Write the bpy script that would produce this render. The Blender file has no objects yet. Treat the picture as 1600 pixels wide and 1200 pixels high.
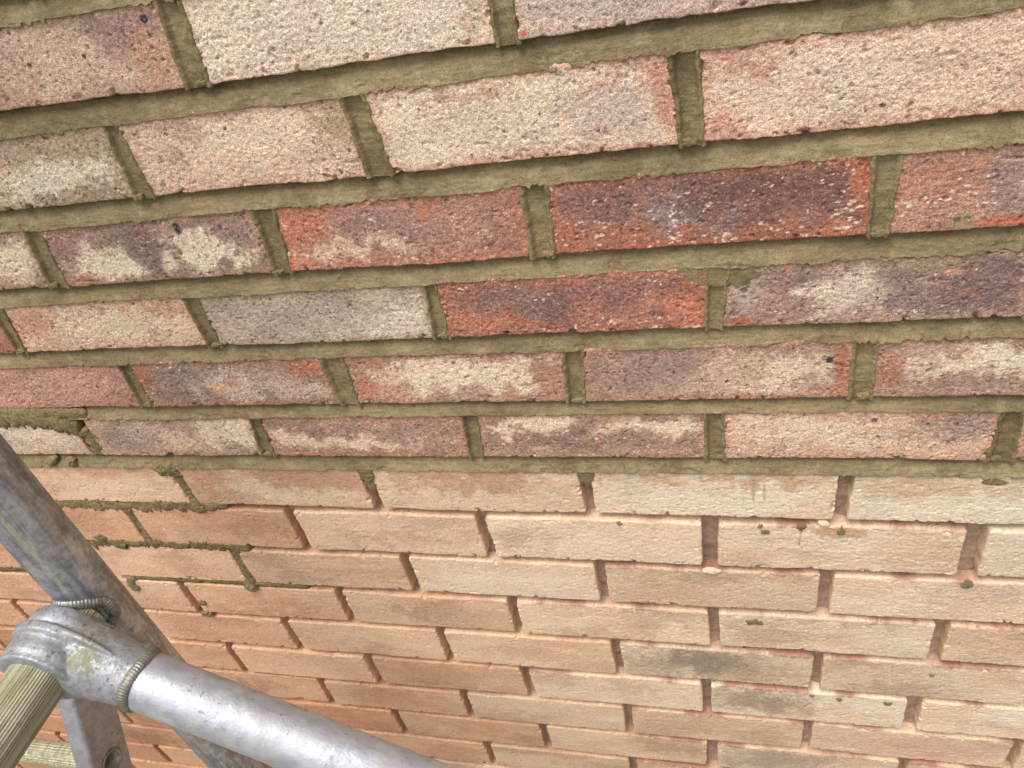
import bpy, bmesh, math, random
import numpy as np
from mathutils import Vector, Matrix

sc = bpy.context.scene
COL = sc.collection

# ------------------------------------------------------------------ camera, sky, sun, exposure
cam_d = bpy.data.cameras.new('camera')
cam = bpy.data.objects.new('camera', cam_d); COL.objects.link(cam)
cam.matrix_world = Matrix(((0.96718168, 0.01910067, 0.25336684, 0.0027863),
                           (0.1831389, 0.63880141, -0.74725692, -0.4982501),
                           (-0.1761242, 0.76913453, 0.61433895, 0.0595552),
                           (0, 0, 0, 1)))
cam_d.sensor_width = 36.0
cam_d.lens = 36.0 * 1178.886 / 1600.0
cam_d.clip_start = 0.01; cam_d.clip_end = 3000
sc.camera = cam

SUN_EL, SUN_AZ = math.radians(68), math.radians(-25)     # azimuth measured from -y towards +x
world = bpy.data.worlds.new('World'); sc.world = world; world.use_nodes = True
nt = world.node_tree; nt.nodes.clear()
wo = nt.nodes.new('ShaderNodeOutputWorld'); bg = nt.nodes.new('ShaderNodeBackground')
sky = nt.nodes.new('ShaderNodeTexSky'); sky.sky_type = 'NISHITA'; sky.sun_disc = False
sky.sun_elevation = SUN_EL
sky.sun_rotation = math.pi - SUN_AZ
sky.dust_density = 5.0; sky.air_density = 1.0; sky.ozone_density = 1.0
hs = nt.nodes.new('ShaderNodeHueSaturation'); hs.inputs['Saturation'].default_value = 0.45
nt.links.new(sky.outputs[0], hs.inputs['Color']); nt.links.new(hs.outputs[0], bg.inputs[0])
nt.links.new(bg.outputs[0], wo.inputs[0])
bg.inputs[1].default_value = 0.15
sd = bpy.data.lights.new('sun', 'SUN'); sd.energy = 1.5; sd.angle = math.radians(32); sd.color = (1.0, 0.95, 0.88)
sun = bpy.data.objects.new('sun', sd); COL.objects.link(sun)
dirv = Vector((math.sin(SUN_AZ) * math.cos(SUN_EL), -math.cos(SUN_AZ) * math.cos(SUN_EL), math.sin(SUN_EL)))
sun.rotation_euler = dirv.to_track_quat('Z', 'Y').to_euler()
sun.location = (0, -3, 4)
vs = sc.view_settings
vs.view_transform = 'Standard'; vs.look = 'None'; vs.gamma = 1.0; vs.use_curve_mapping = False
vs.exposure = 0.34

# ------------------------------------------------------------------ helpers
rng = random.Random(7)

def hash01(ix, iy, seed):
    h = (ix.astype(np.int64) * 374761393 + iy.astype(np.int64) * 668265263 + int(seed) * 1274126177) & 0xffffffff
    h = ((h ^ (h >> 13)) * 1274126177) & 0xffffffff
    h = (h ^ (h >> 16)) & 0xffffffff
    return h / 4294967295.0

def vnoise(x, y, seed=0):
    x = np.asarray(x, float); y = np.asarray(y, float)
    x, y = np.broadcast_arrays(x, y)
    ix = np.floor(x); iy = np.floor(y); fx = x - ix; fy = y - iy
    fx = fx * fx * (3 - 2 * fx); fy = fy * fy * (3 - 2 * fy)
    a = hash01(ix, iy, seed); b = hash01(ix + 1, iy, seed); c = hash01(ix, iy + 1, seed); d = hash01(ix + 1, iy + 1, seed)
    return (a * (1 - fx) + b * fx) * (1 - fy) + (c * (1 - fx) + d * fx) * fy      # 0..1

def fbm(x, y, seed=0, n=3):
    v = 0; a = 1; t = 0
    for i in range(n):
        c, s = math.cos(0.7 * i), math.sin(0.7 * i)
        v = v + a * vnoise((x * c - y * s) * 2 ** i, (x * s + y * c) * 2 ** i, seed + 17 * i); t += a; a *= 0.5
    return v / t

def sstep(a, b, x):
    t = np.clip((x - a) / (b - a), 0, 1); return t * t * (3 - 2 * t)

def lin(c, k=1.0):
    c = np.asarray(c, float) / 255.0
    return np.where(c <= 0.04045, c / 12.92, ((c + 0.055) / 1.055) ** 2.4) * k

def link(name, me, mat=None, parent=None, smooth=True):
    if mat is not None:
        me.materials.append(mat)
    if smooth:
        me.polygons.foreach_set('use_smooth', np.ones(len(me.polygons), bool))
    me.update()
    o = bpy.data.objects.new(name, me); COL.objects.link(o)
    if parent is not None: o.parent = parent
    return o

class Acc:
    """collects grids of vertices (with optional colours) into one mesh"""
    def __init__(s): s.v = []; s.f = []; s.c = []; s.n = 0
    def grid(s, X, Y, Z, C=None, flip=False, wrap=False):
        nr, nc = X.shape
        idx = np.arange(nr * nc).reshape(nr, nc) + s.n
        if wrap: idx = np.concatenate([idx, idx[:, :1]], 1)
        a = idx[:-1, :-1].ravel(); b = idx[:-1, 1:].ravel(); c = idx[1:, 1:].ravel(); d = idx[1:, :-1].ravel()
        q = np.stack([a, b, c, d] if not flip else [a, d, c, b], 1)
        s.v.append(np.stack([X.ravel(), Y.ravel(), Z.ravel()], 1)); s.f.append(q)
        if C is not None: s.c.append(C.reshape(-1, 3))
        s.n += nr * nc
    def mesh(s, name):
        v = np.concatenate(s.v); f = np.concatenate(s.f)
        me = bpy.data.meshes.new(name)
        me.vertices.add(len(v)); me.vertices.foreach_set('co', v.astype(np.float32).ravel())
        me.loops.add(f.size); me.loops.foreach_set('vertex_index', f.astype(np.int32).ravel())
        me.polygons.add(len(f)); me.polygons.foreach_set('loop_start', (np.arange(len(f)) * 4).astype(np.int32))
        me.update(calc_edges=True)
        if s.c:
            c = np.concatenate(s.c); c4 = np.ones((len(c), 4), np.float32); c4[:, :3] = c
            at = me.color_attributes.new('tint', 'FLOAT_COLOR', 'POINT'); at.data.foreach_set('color', c4.ravel())
        me.validate()
        return me

def empty(name, loc, label, cat):
    o = bpy.data.objects.new(name, None); COL.objects.link(o); o.location = loc
    o['label'] = label; o['category'] = cat; o.empty_display_size = 0.1
    return o

# ------------------------------------------------------------------ materials
class NT:
    def __init__(s, name):
        s.m = bpy.data.materials.new(name); s.m.use_nodes = True; s.t = s.m.node_tree; s.t.nodes.clear()
        s.out = s.n('ShaderNodeOutputMaterial'); s.b = s.n('ShaderNodeBsdfPrincipled')
        s.l(s.b.outputs[0], s.out.inputs[0]); s.tc = s.n('ShaderNodeTexCoord')
    def n(s, t): return s.t.nodes.new(t)
    def l(s, a, b): s.t.links.new(a, b)
    def noise(s, scale, detail=3, rough=0.55, vec=None, dist=0.0):
        n = s.n('ShaderNodeTexNoise'); n.inputs['Scale'].default_value = scale; n.inputs['Detail'].default_value = detail
        n.inputs['Roughness'].default_value = rough; n.inputs['Distortion'].default_value = dist
        s.l(vec if vec is not None else s.tc.outputs['Object'], n.inputs['Vector']); return n.outputs['Fac']
    def vor(s, scale, out='Distance'):
        n = s.n('ShaderNodeTexVoronoi'); n.inputs['Scale'].default_value = scale
        s.l(s.tc.outputs['Object'], n.inputs['Vector']); return n.outputs[out]
    def ramp(s, fac, stops):
        r = s.n('ShaderNodeValToRGB'); s.l(fac, r.inputs[0]); e = r.color_ramp.elements
        while len(e) < len(stops): e.new(0.5)
        for i, (p, c) in enumerate(stops):
            e[i].position = p; e[i].color = (c, c, c, 1) if isinstance(c, (int, float)) else (*c, 1)
        return r.outputs[0]
    def mix(s, fac, a, b, mode='MIX'):
        n = s.n('ShaderNodeMix'); n.data_type = 'RGBA'; n.blend_type = mode
        for sock, v in ((n.inputs[0], fac), (n.inputs[6], a), (n.inputs[7], b)):
            if isinstance(v, (int, float)): sock.default_value = v
            elif isinstance(v, (tuple, list, np.ndarray)): sock.default_value = (*[float(q) for q in v], 1)
            else: s.l(v, sock)
        return n.outputs[2]
    def math(s, op, a, b=0.0):
        n = s.n('ShaderNodeMath'); n.operation = op
        for sock, v in ((n.inputs[0], a), (n.inputs[1], b)):
            if isinstance(v, (int, float)): sock.default_value = v
            else: s.l(v, sock)
        return n.outputs[0]
    def bump(s, h, dist, strength=1.0, prev=None):
        n = s.n('ShaderNodeBump'); n.inputs['Distance'].default_value = dist; n.inputs['Strength'].default_value = strength
        s.l(h, n.inputs['Height'])
        if prev is not None: s.l(prev, n.inputs['Normal'])
        return n.outputs[0]
    def attr(s, name):
        n = s.n('ShaderNodeAttribute'); n.attribute_name = name; return n.outputs['Color']
    def map(s, scale, rot=(0, 0, 0)):
        n = s.n('ShaderNodeMapping'); n.inputs['Scale'].default_value = scale; n.inputs['Rotation'].default_value = rot
        s.l(s.tc.outputs['Object'], n.inputs['Vector']); return n.outputs[0]
    def set(s, **k):
        for a, v in k.items():
            i = s.b.inputs[a.replace('_', ' ')]
            if isinstance(v, (int, float)): i.default_value = v
            elif isinstance(v, (tuple, list, np.ndarray)): i.default_value = (*[float(q) for q in v], 1)
            else: s.l(v, i)

def mat_brick(name, grain, rough):
    t = NT(name)
    c = t.attr('tint')
    g1 = t.noise(760, 3, 0.65); g2 = t.noise(300, 2, 0.6); g3 = t.noise(1500, 1)
    v = t.ramp(g1, [(0.30, 1 - 0.50 * grain), (0.50, 1.0), (0.70, 1 + 0.32 * grain)])
    c = t.mix(1.0, c, v, 'MULTIPLY')
    v2 = t.ramp(g2, [(0.32, 1 - 0.22 * grain), (0.68, 1 + 0.18 * grain)])
    c = t.mix(1.0, c, v2, 'MULTIPLY')
    g4 = t.noise(1250, 2, 0.7)
    c = t.mix(1.0, c, t.ramp(g4, [(0.32, 1 - 0.50 * grain), (0.50, 1.0), (0.68, 1 + 0.42 * grain)]), 'MULTIPLY')
    # dark iron specks and pale grit
    sp = t.vor(230); spc = t.vor(230, 'Color')
    sel = t.n('ShaderNodeSeparateColor'); t.l(spc, sel.inputs[0])
    thr = t.math('MULTIPLY', t.math('GREATER_THAN', sel.outputs[0], 0.90), t.math('LESS_THAN', sp, 0.34))
    c = t.mix(t.math('MULTIPLY', thr, 0.55 * grain), c, (0.045, 0.035, 0.035))
    sp2 = t.vor(420); spc2 = t.vor(420, 'Color'); sel2 = t.n('ShaderNodeSeparateColor'); t.l(spc2, sel2.inputs[0])
    thr2 = t.math('MULTIPLY', t.math('GREATER_THAN', sel2.outputs[1], 0.86), t.math('LESS_THAN', sp2, 0.40))
    c = t.mix(t.math('MULTIPLY', thr2, 0.22 * grain), c, (0.80, 0.72, 0.60))
    t.set(Base_Color=c, Roughness=rough)
    t.b.inputs['Specular IOR Level'].default_value = 0.25
    b = t.bump(g2, 0.0010 * grain, 0.9)
    b = t.bump(g1, 0.0010 * grain, 1.0, b)
    b = t.bump(g3, 0.0004 * grain, 0.8, b)
    t.set(Normal=b)
    return t.m

M_WEATHERED = mat_brick('weathered_brick', 0.78, 0.85)
M_CLEANED = mat_brick('cleaned_brick', 0.36, 0.9)

def mat_mortar(name, c1, c2, c3, rough=0.8, gr=1.0):
    t = NT(name)
    a = t.noise(9, 4, 0.65, dist=.4); a2 = t.noise(45, 3, 0.6); b_ = t.noise(240, 3, 0.65); g = t.noise(1000, 2, 0.6)
    st = t.noise(1.0, 3, 0.6, vec=t.map((45, 45, 500)))
    c = t.mix(t.ramp(a, [(0.38, 0.0), (0.62, 1.0)]), c1, c2)
    c = t.mix(t.ramp(a2, [(0.45, 0.0), (0.70, 0.6)]), c, c3)
    c = t.mix(1.0, c, t.ramp(b_, [(0.32, 0.84), (0.68, 1.12)]), 'MULTIPLY')
    c = t.mix(1.0, c, t.ramp(st, [(0.35, 0.90), (0.65, 1.08)]), 'MULTIPLY')
    c = t.mix(1.0, c, t.ramp(g, [(0.30, 0.70), (0.50, 1.0), (0.72, 1.22)]), 'MULTIPLY')
    t.set(Base_Color=c, Roughness=t.ramp(a, [(.38, rough), (.62, rough - .2)])); t.b.inputs['Specular IOR Level'].default_value = 0.3
    n = t.bump(st, 0.0006, 0.8); n = t.bump(b_, 0.0012 * gr, 0.8, n); n = t.bump(g, 0.0004 * gr, 1.0, n)
    t.set(Normal=n)
    return t.m
M_POINT = mat_mortar('fresh_mortar', lin((143, 127, 92)), lin((115, 101, 71)), lin((160, 145, 111)))
M_WET = mat_mortar('wet_mortar', lin((136, 121, 84)), lin((118, 104, 70)), lin((152, 137, 100)), 0.7, 1.6)
M_OLD = mat_mortar('old_mortar', lin((184, 156, 136)), lin((164, 138, 120)), lin((200, 174, 154)), 0.95, 0.8)

# ------------------------------------------------------------------ the wall: layout in millimetres
WALL = empty('brick_wall', (0, 0, -2.6), 'red and cream brick wall, newly pointed in olive mortar above and raked out below', 'wall')
def wpart(o):
    o.location = (0, 0, 2.6); return o            # part coordinates are world coordinates; the wall's base is at z = -2.6

BOT = {0: -68, 1: -147, 2: -224, 3: -297, 4: -371, 5: -441.5, 6: -521, 7: -596.5, 8: -670.5, 9: -745, 10: -822, 11: -898, 12: -972, 13: -1048}
VTOP = {0: -12, 1: -88, 2: -167, 3: -243, 4: -315, 5: -387, 6: -460}   # visible top of brick face under the pointing
def bot(c):
    if c < 0: return -68 - 75 * c
    if c > 13: return -1048 - 75 * (c - 13)
    return BOT[c]
def vtop(c): return VTOP.get(c, bot(c) + 58)

# joints: course -> {half index: (left brick right edge top, bottom, right brick left edge top, bottom)}
J = {0: {-1.5: (-353, -358, -333, -337), -.5: (-125, -126, -108, -110)},
     1: {-2: (-441, -446, -428, -427), -1: (-243, -241, -225, -219), 0: (-19, -13, 1, 3)},
     2: {-2.5: (-573, -584, -556, -562), -1.5: (-348, -350, -327, -333), -.5: (-127, -128, -106, -109), .5: (107, 109, 125, 123)},
     3: {-3: (-669, -673, -653, -660), -2: (-452, -450, -435, -436), -1: (-221, -227, -211, -210), 0: (1, 0, 19, 13)},
     4: {-2.5: (-563, -568, -548, -551), -1.5: (-344, -340, -318, -320), -.5: (-116, -120, -98, -103), .5: (109, 111, 127, 129)},
     5: {-3: (-674, -674, -649, -656), -2: (-448, -456, -435, -439), -1: (-222, -226, -206, -211), 0: (-2, -3, 15, 15), 1: (225, 222, 239, 244)}}
LJ = {6: {-2.5: -578, -1.5: -346, -.5: -115.5, .5: 118}, 7: {-3: -681, -2: -461, -1: -234, 0: 0, 1: 234},
      8: {-2.5: -568, -1.5: -342, -.5: -116, .5: 113}, 9: {-3: -682, -2: -452, -1: -227.5, 0: 2.6, 1: 229},
      10: {-2.5: -558, -1.5: -335, -.5: -112, .5: 115.5}, 11: {-3: -680, -2: -460, -1: -237.5, 0: -8, 1: 225},
      12: {-2.5: -560.5, -1.5: -338.6, -.5: -111, .5: 114, 1.5: 345}, 13: {-2: -463, -1: -236.5, 0: -3.3, 1: 231.5}}
HALF = {(7, 1): 8.5, (7, 0): 8, (6, .5): 6.5, (9, 1): 6.5, (11, 1): 8, (8, .5): 6.5, (13, 0): 7.5}

C_LO, C_HI = 33, -20             # lowest course (to the ground) and highest
def joint(c, k):
    if c in J and k in J[c]: return J[c][k]
    if c in LJ and k in LJ[c]:
        m = LJ[c][k]; h = HALF.get((c, k), 5.5); s = (hash01(np.array(c), np.array(int(k * 2)), 5) - .5) * 2
        return (m - h + s, m - h - s, m + h + s * .5, m + h - s)
    r = (hash01(np.array(c), np.array(int(k * 2)), 9) - .5) * 8
    m = k * 225 + float(r); h = 9 if c < 6 else 5.5
    return (m - h, m - h, m + h, m + h)

def clin(c, k=1.0): return lin(c) * k
# brick colours: (course, left half index): base, [(s, t, rs, rt, colour, strength)], edge colour
CREAM = (226, 208, 180); PINK = (211, 181, 160); RED = (180, 96, 76); ORA = (200, 88, 52); PUR = (128, 98, 96); TAN = (176, 146, 112); ORB = (206, 140, 100)
REC = {
 (0, -2.5): ((186, 152, 136), [(.85, .75, .25, .45, (150, 112, 112), .8), (.9, .3, .1, .4, (196, 130, 90), .7), (.45, .45, .3, .3, (196, 166, 132), .6), (.1, .1, .3, .2, (190, 120, 98), .6)], (178, 138, 110)),
 (0, -1.5): ((220, 202, 184), [(.85, .5, .2, .3, (205, 190, 178), .5), (.95, .5, .06, .6, (185, 160, 130), .7)], (200, 172, 150)),
 (0, -.5): ((190, 170, 162), [(.3, .3, .3, .3, (176, 156, 152), .7)], (186, 150, 130)),
 (1, -3): ((164, 140, 108), [(.72, .42, .25, .24, (236, 224, 200), .95), (.3, .4, .2, .2, (220, 205, 176), .7)], (158, 132, 98)),
 (1, -2): ((208, 174, 152), [(.55, .65, .25, .2, (222, 200, 176), .7), (.92, .75, .14, .3, (166, 144, 100), .8), (.2, .85, .25, .15, (170, 130, 112), .6)], (196, 146, 122)),
 (1, -1): ((216, 194, 172), [(.77, .42, .13, .5, (182, 158, 152), .75), (.97, .6, .06, .5, (196, 112, 88), .75), (.85, .85, .15, .15, (190, 128, 108), .6), (.2, .95, .25, .1, (182, 116, 92), .7), (.5, .15, .2, .15, (178, 150, 138), .5)], (196, 140, 112)),
 (1, 0): ((214, 178, 158), [(.35, .6, .25, .4, (222, 196, 178), .7), (.12, .8, .15, .2, (196, 122, 98), .6), (.05, .1, .08, .2, (206, 118, 92), .6)], (204, 140, 112)),
 (2, -3.5): ((166, 134, 112), [(.85, .45, .15, .3, (222, 204, 176), .8)], (150, 112, 92)),
 (2, -2.5): ((150, 118, 106), [(.26, .33, .17, .3, (230, 214, 184), .95), (.70, .42, .2, .28, (230, 214, 184), .95), (.47, .4, .08, .5, (118, 90, 88), .7), (.12, .08, .08, .14, (198, 92, 58), .9), (.1, .85, .12, .3, (168, 110, 98), .6)], (160, 112, 84)),
 (2, -1.5): ((182, 108, 88), [(.45, .55, .3, .4, (154, 112, 106), .8), (.33, .28, .2, .16, (214, 176, 148), .8), (.75, .5, .2, .4, (172, 116, 100), .5), (.08, .7, .1, .35, (204, 96, 62), .85), (.05, .2, .08, .2, (208, 110, 70), .8), (.62, .75, .05, .1, (208, 96, 60), .7)], (194, 96, 68)),
 (2, -.5): ((144, 86, 78), [(.42, .5, .13, .35, (134, 122, 132), .75), (.55, .7, .3, .25, (122, 72, 70), .7), (.1, .15, .2, .2, (200, 84, 50), .85), (.55, .1, .45, .12, (186, 80, 54), .6), (.97, .75, .04, .3, (210, 84, 46), .95), (.9, .12, .1, .12, (198, 92, 60), .7), (.2, .35, .15, .2, (176, 100, 84), .6)], (184, 78, 52)),
 (2, .5): ((172, 120, 102), [(.5, .6, .4, .4, (150, 116, 112), .75), (.1, .6, .15, .4, (196, 110, 80), .6), (.12, .25, .2, .2, (190, 130, 112), .5)], (186, 108, 80)),
 (3, -4): ((184, 104, 84), [], (190, 96, 70)),
 (3, -3): ((206, 168, 138), [(.6, .5, .35, .35, (222, 196, 164), .8), (.1, .6, .18, .5, (198, 134, 104), .8), (.85, .85, .15, .12, (206, 128, 96), .7)], (202, 142, 110)),
 (3, -2): ((166, 150, 134), [(.85, .35, .14, .4, (206, 192, 172), .7), (.45, .5, .25, .35, (158, 142, 128), .6), (.15, .2, .15, .25, (176, 152, 130), .6)], (160, 136, 112)),
 (3, -1): ((168, 88, 72), [(.28, .62, .22, .3, (128, 96, 96), .75), (.45, .35, .1, .3, (112, 86, 92), .65), (.7, .7, .2, .3, (150, 92, 92), .6), (.94, .3, .09, .35, (216, 88, 46), .8), (.15, .3, .16, .25, (202, 88, 56), .7), (.32, .25, .08, .12, (206, 90, 52), .6), (.75, .2, .14, .2, (184, 112, 92), .6)], (188, 88, 62)),
 (3, 0): ((146, 114, 106), [(.42, .45, .14, .4, (198, 176, 158), .75), (.16, .4, .12, .35, (176, 118, 100), .65), (.09, .55, .06, .3, (180, 172, 160), .5), (.85, .5, .25, .5, (118, 88, 92), .75), (.6, .9, .1, .1, (158, 128, 88), .7)], (170, 128, 104)),
 (4, -3.5): ((186, 122, 104), [(.6, .4, .3, .4, (190, 130, 112), .6)], (184, 108, 86)),
 (4, -2.5): ((152, 116, 104), [(.45, .5, .2, .3, (190, 166, 146), .8), (.25, .8, .2, .2, (140, 116, 110), .7), (.8, .35, .15, .25, (188, 160, 138), .7), (.92, .85, .08, .15, (200, 84, 54), .8), (.03, .7, .05, .3, (188, 84, 70), .7), (.4, .4, .03, .1, (226, 150, 70), .9), (.5, .5, .03, .08, (206, 112, 70), .8)], (178, 100, 78)),
 (4, -1.5): ((184, 120, 94), [(.5, .55, .36, .34, (226, 206, 178), .95), (.75, .5, .16, .32, (220, 198, 166), .8), (.55, .2, .2, .15, (176, 140, 126), .7), (.06, .3, .05, .3, (202, 98, 62), .8), (.93, .4, .05, .4, (176, 108, 84), .7)], (172, 120, 92)),
 (4, -.5): ((168, 126, 108), [(.72, .45, .2, .32, (216, 190, 160), .85), (.45, .4, .2, .3, (190, 158, 134), .6), (.25, .6, .2, .35, (146, 112, 104), .7), (.96, .5, .035, .5, (190, 92, 56), .9), (.75, .06, .25, .07, (200, 104, 66), .8), (.65, .55, .07, .25, (168, 134, 94), .5)], (180, 108, 80)),
 (4, .5): ((168, 128, 108), [(.5, .55, .38, .27, (230, 214, 188), .95), (.05, .4, .06, .3, (182, 96, 72), .75), (.4, .12, .4, .12, (150, 116, 100), .6)], (168, 116, 88)),
 (5, -4): ((188, 160, 142), [(.7, .6, .25, .3, (214, 196, 178), .6)], (196, 150, 120)),
 (5, -3): ((166, 134, 114), [(.85, .62, .16, .32, (232, 208, 180), .9), (.55, .4, .1, .25, (216, 178, 146), .8), (.35, .65, .25, .2, (186, 160, 146), .6), (.3, .12, .4, .14, (190, 138, 108), .6), (.2, .5, .12, .25, (140, 110, 102), .5)], (176, 130, 104)),
 (5, -2): ((172, 122, 98), [(.45, .32, .35, .17, (212, 178, 146), .8), (.3, .62, .25, .14, (138, 108, 104), .75), (.75, .55, .15, .2, (142, 112, 106), .6), (.12, .45, .12, .2, (214, 186, 158), .7)], (180, 104, 76)),
 (5, -1): ((166, 122, 98), [(.27, .7, .2, .17, (228, 204, 172), .9), (.74, .7, .2, .19, (224, 202, 172), .9), (.42, .35, .25, .2, (128, 98, 96), .75), (.48, .8, .06, .3, (138, 104, 98), .6), (.55, .33, .02, .06, (212, 80, 50), .9), (.8, .3, .2, .16, (154, 116, 102), .5)], (176, 120, 90)),
 (5, 0): ((202, 158, 128), [(.3, .62, .25, .3, (222, 194, 164), .85), (.5, .35, .18, .2, (212, 190, 166), .6), (.88, .7, .14, .35, (146, 118, 114), .75), (.55, .1, .5, .12, (206, 158, 118), .7), (.72, .9, .1, .08, (196, 100, 70), .6), (.5, .9, .2, .1, (176, 136, 122), .5)], (196, 128, 100)),
 (5, 1): ((196, 140, 116), [], (190, 120, 90)),
}
LREC = {
 (6, -3.5): [(.5, .85, .6, .15, (214, 150, 106), .7), (.6, .5, .5, .3, (236, 200, 160), .7)],
 (6, -2.5): [(.1, .5, .15, .6, (208, 150, 104), .8), (.75, .8, .35, .25, (202, 146, 106), .8), (.4, .45, .15, .35, (238, 212, 174), .8), (.75, .25, .3, .2, (236, 204, 164), .7)],
 (6, -1.5): [(.5, .72, .45, .32, (206, 148, 106), .85), (.35, .2, .3, .15, (232, 194, 152), .7), (.85, .3, .15, .3, (222, 186, 150), .6)],
 (6, -.5): [(.5, .9, .5, .13, (206, 158, 112), .85), (.5, .4, .5, .35, (236, 216, 184), .9), (.9, .85, .15, .15, (196, 146, 98), .6)],
 (6, .5): [(.4, .75, .5, .22, (212, 178, 134), .8), (.5, .3, .5, .3, (238, 220, 190), .9)],
 (9, -.5): [(.85, .35, .18, .4, (166, 136, 110), .7), (.6, .3, .2, .25, (196, 160, 128), .5)],
 (9, -2): [(.6, .5, .2, .4, (190, 150, 122), .6)],
 (10, -.5): [(.42, .6, .25, .4, (150, 128, 110), .85), (.2, .4, .2, .3, (178, 146, 118), .5)],
 (11, 0): [(.25, .55, .28, .45, (164, 140, 118), .85)],
 (12, -.5): [(.3, .5, .3, .4, (190, 160, 130), .5)],
 (13, 0): [(.3, .5, .3, .5, (158, 138, 122), .7)],
 (9, 0): [(.2, .4, .2, .4, (188, 158, 134), .6)],
 (11, -2): [(.5, .5, .4, .4, (206, 150, 106), .6)],
 (10, -1.5): [(.5, .5, .3, .3, (212, 160, 122), .6)],
 (12, -2.5): [(.5, .5, .5, .4, (202, 140, 104), .6)],
 (12, .5): [(.5, .5, .6, .5, (222, 170, 140), .8)],
}
# marks on the faces: x, z, rx, rz (mm), colour, strength
MARKS = [(-366, -21, 3.2, 3.2, (48, 50, 60), 1), (-421, -176, 3.6, 5.2, (44, 46, 54), 1), (-427, -38, 1.8, 1.8, (50, 50, 58), 1), (94, -332, 3, 3, (52, 50, 62), 1),
 (34, -240, 2.6, 2.6, (70, 66, 76), .9), (29, -263, 3, 3, (76, 72, 86), .9), (133, -396, 2.2, 2.2, (66, 62, 70), .9), (-381, -178, 2.2, 2.2, (90, 70, 72), .8),
 (26, -292, 9, 4.5, (196, 74, 42), .95), (199, -219, 22, 3.5, (206, 74, 40), .95), (-106, -64, 3, 2, (214, 84, 56), 1), (-205, -183, 3, 5, (212, 90, 60), .8),
 (-591, -242, 3, 5, (232, 230, 228), .95), (-590, -254, 3.0, 4, (226, 224, 222), .8), (-594, -268, 2.4, 5, (222, 216, 212), .6), (-598, -286, 2.2, 7, (218, 208, 202), .45),
 (118, -540, 26, 7, (196, 150, 96), .75), (118, -536, 10, 4, (206, 140, 96), .6), (-250, -108, 12, 8, (160, 140, 92), .6), (137, -88, 10, 6, (150, 130, 84), .6), (166, -217, 8, 7, (146, 128, 76), .9),
 (125, -136, 1.6, 9, (150, 124, 84), .7), (159, -249, 24, 6, (148, 126, 86), .5), (-147, -99, 30, 2.5, (176, 120, 84), .6), (60, -247, 4, 3, (208, 108, 66), .6),
 (168, -257, 6, 2.5, (206, 140, 84), .7), (66, -268, 6, 3, (232, 216, 196), .5), (90, -284, 3, 2, (232, 216, 190), .8),
 (8, -255, 4, 4, (236, 206, 180), .8), (-6, -296, 4, 2, (236, 206, 180), .8), (-100, -470, 1.5, 9, (196, 160, 116), .6), (40, -482, 1.6, 16, (176, 148, 108), .7), (50, -486, 1.6, 12, (176, 148, 108), .6), (84, -548, 1.3, 13, (160, 140, 98), .6)]

_r = random.Random(21)
for (cx, cz, sx, sz, n, col) in ((-20, -196, 6, 9, 9, (222, 196, 172)), (96, -198, 6, 10, 22, (236, 216, 190)), (136, -203, 9, 3, 14, (236, 222, 206)), (168, -196, 9, 4, 14, (236, 222, 206)),
                                 (-60, -215, 40, 5, 22, (234, 214, 190)), (40, -216, 50, 4, 20, (234, 210, 184)), (-55, -200, 25, 10, 10, (226, 200, 176)), (-40, -290, 50, 5, 9, (230, 204, 176)),
                                 (80, -285, 14, 6, 8, (232, 214, 192)), (-180, -205, 30, 10, 8, (224, 196, 172)), (-270, -200, 40, 14, 10, (226, 200, 176))):
    for _ in range(n):
        MARKS.append((_r.gauss(cx, sx), _r.gauss(cz, sz), _r.uniform(.7, 2.0), _r.uniform(.5, 1.2), col, _r.uniform(.6, 1.0)))
for _ in range(150):
    q_ = _r.uniform(.8, 1.9)
    MARKS.append((_r.uniform(-640, 230), _r.uniform(-440, -5), q_ * _r.uniform(.8, 1.5), q_, _r.choice([(58, 52, 58), (74, 60, 60), (90, 66, 60)]), _r.uniform(.5, .95)))

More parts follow.
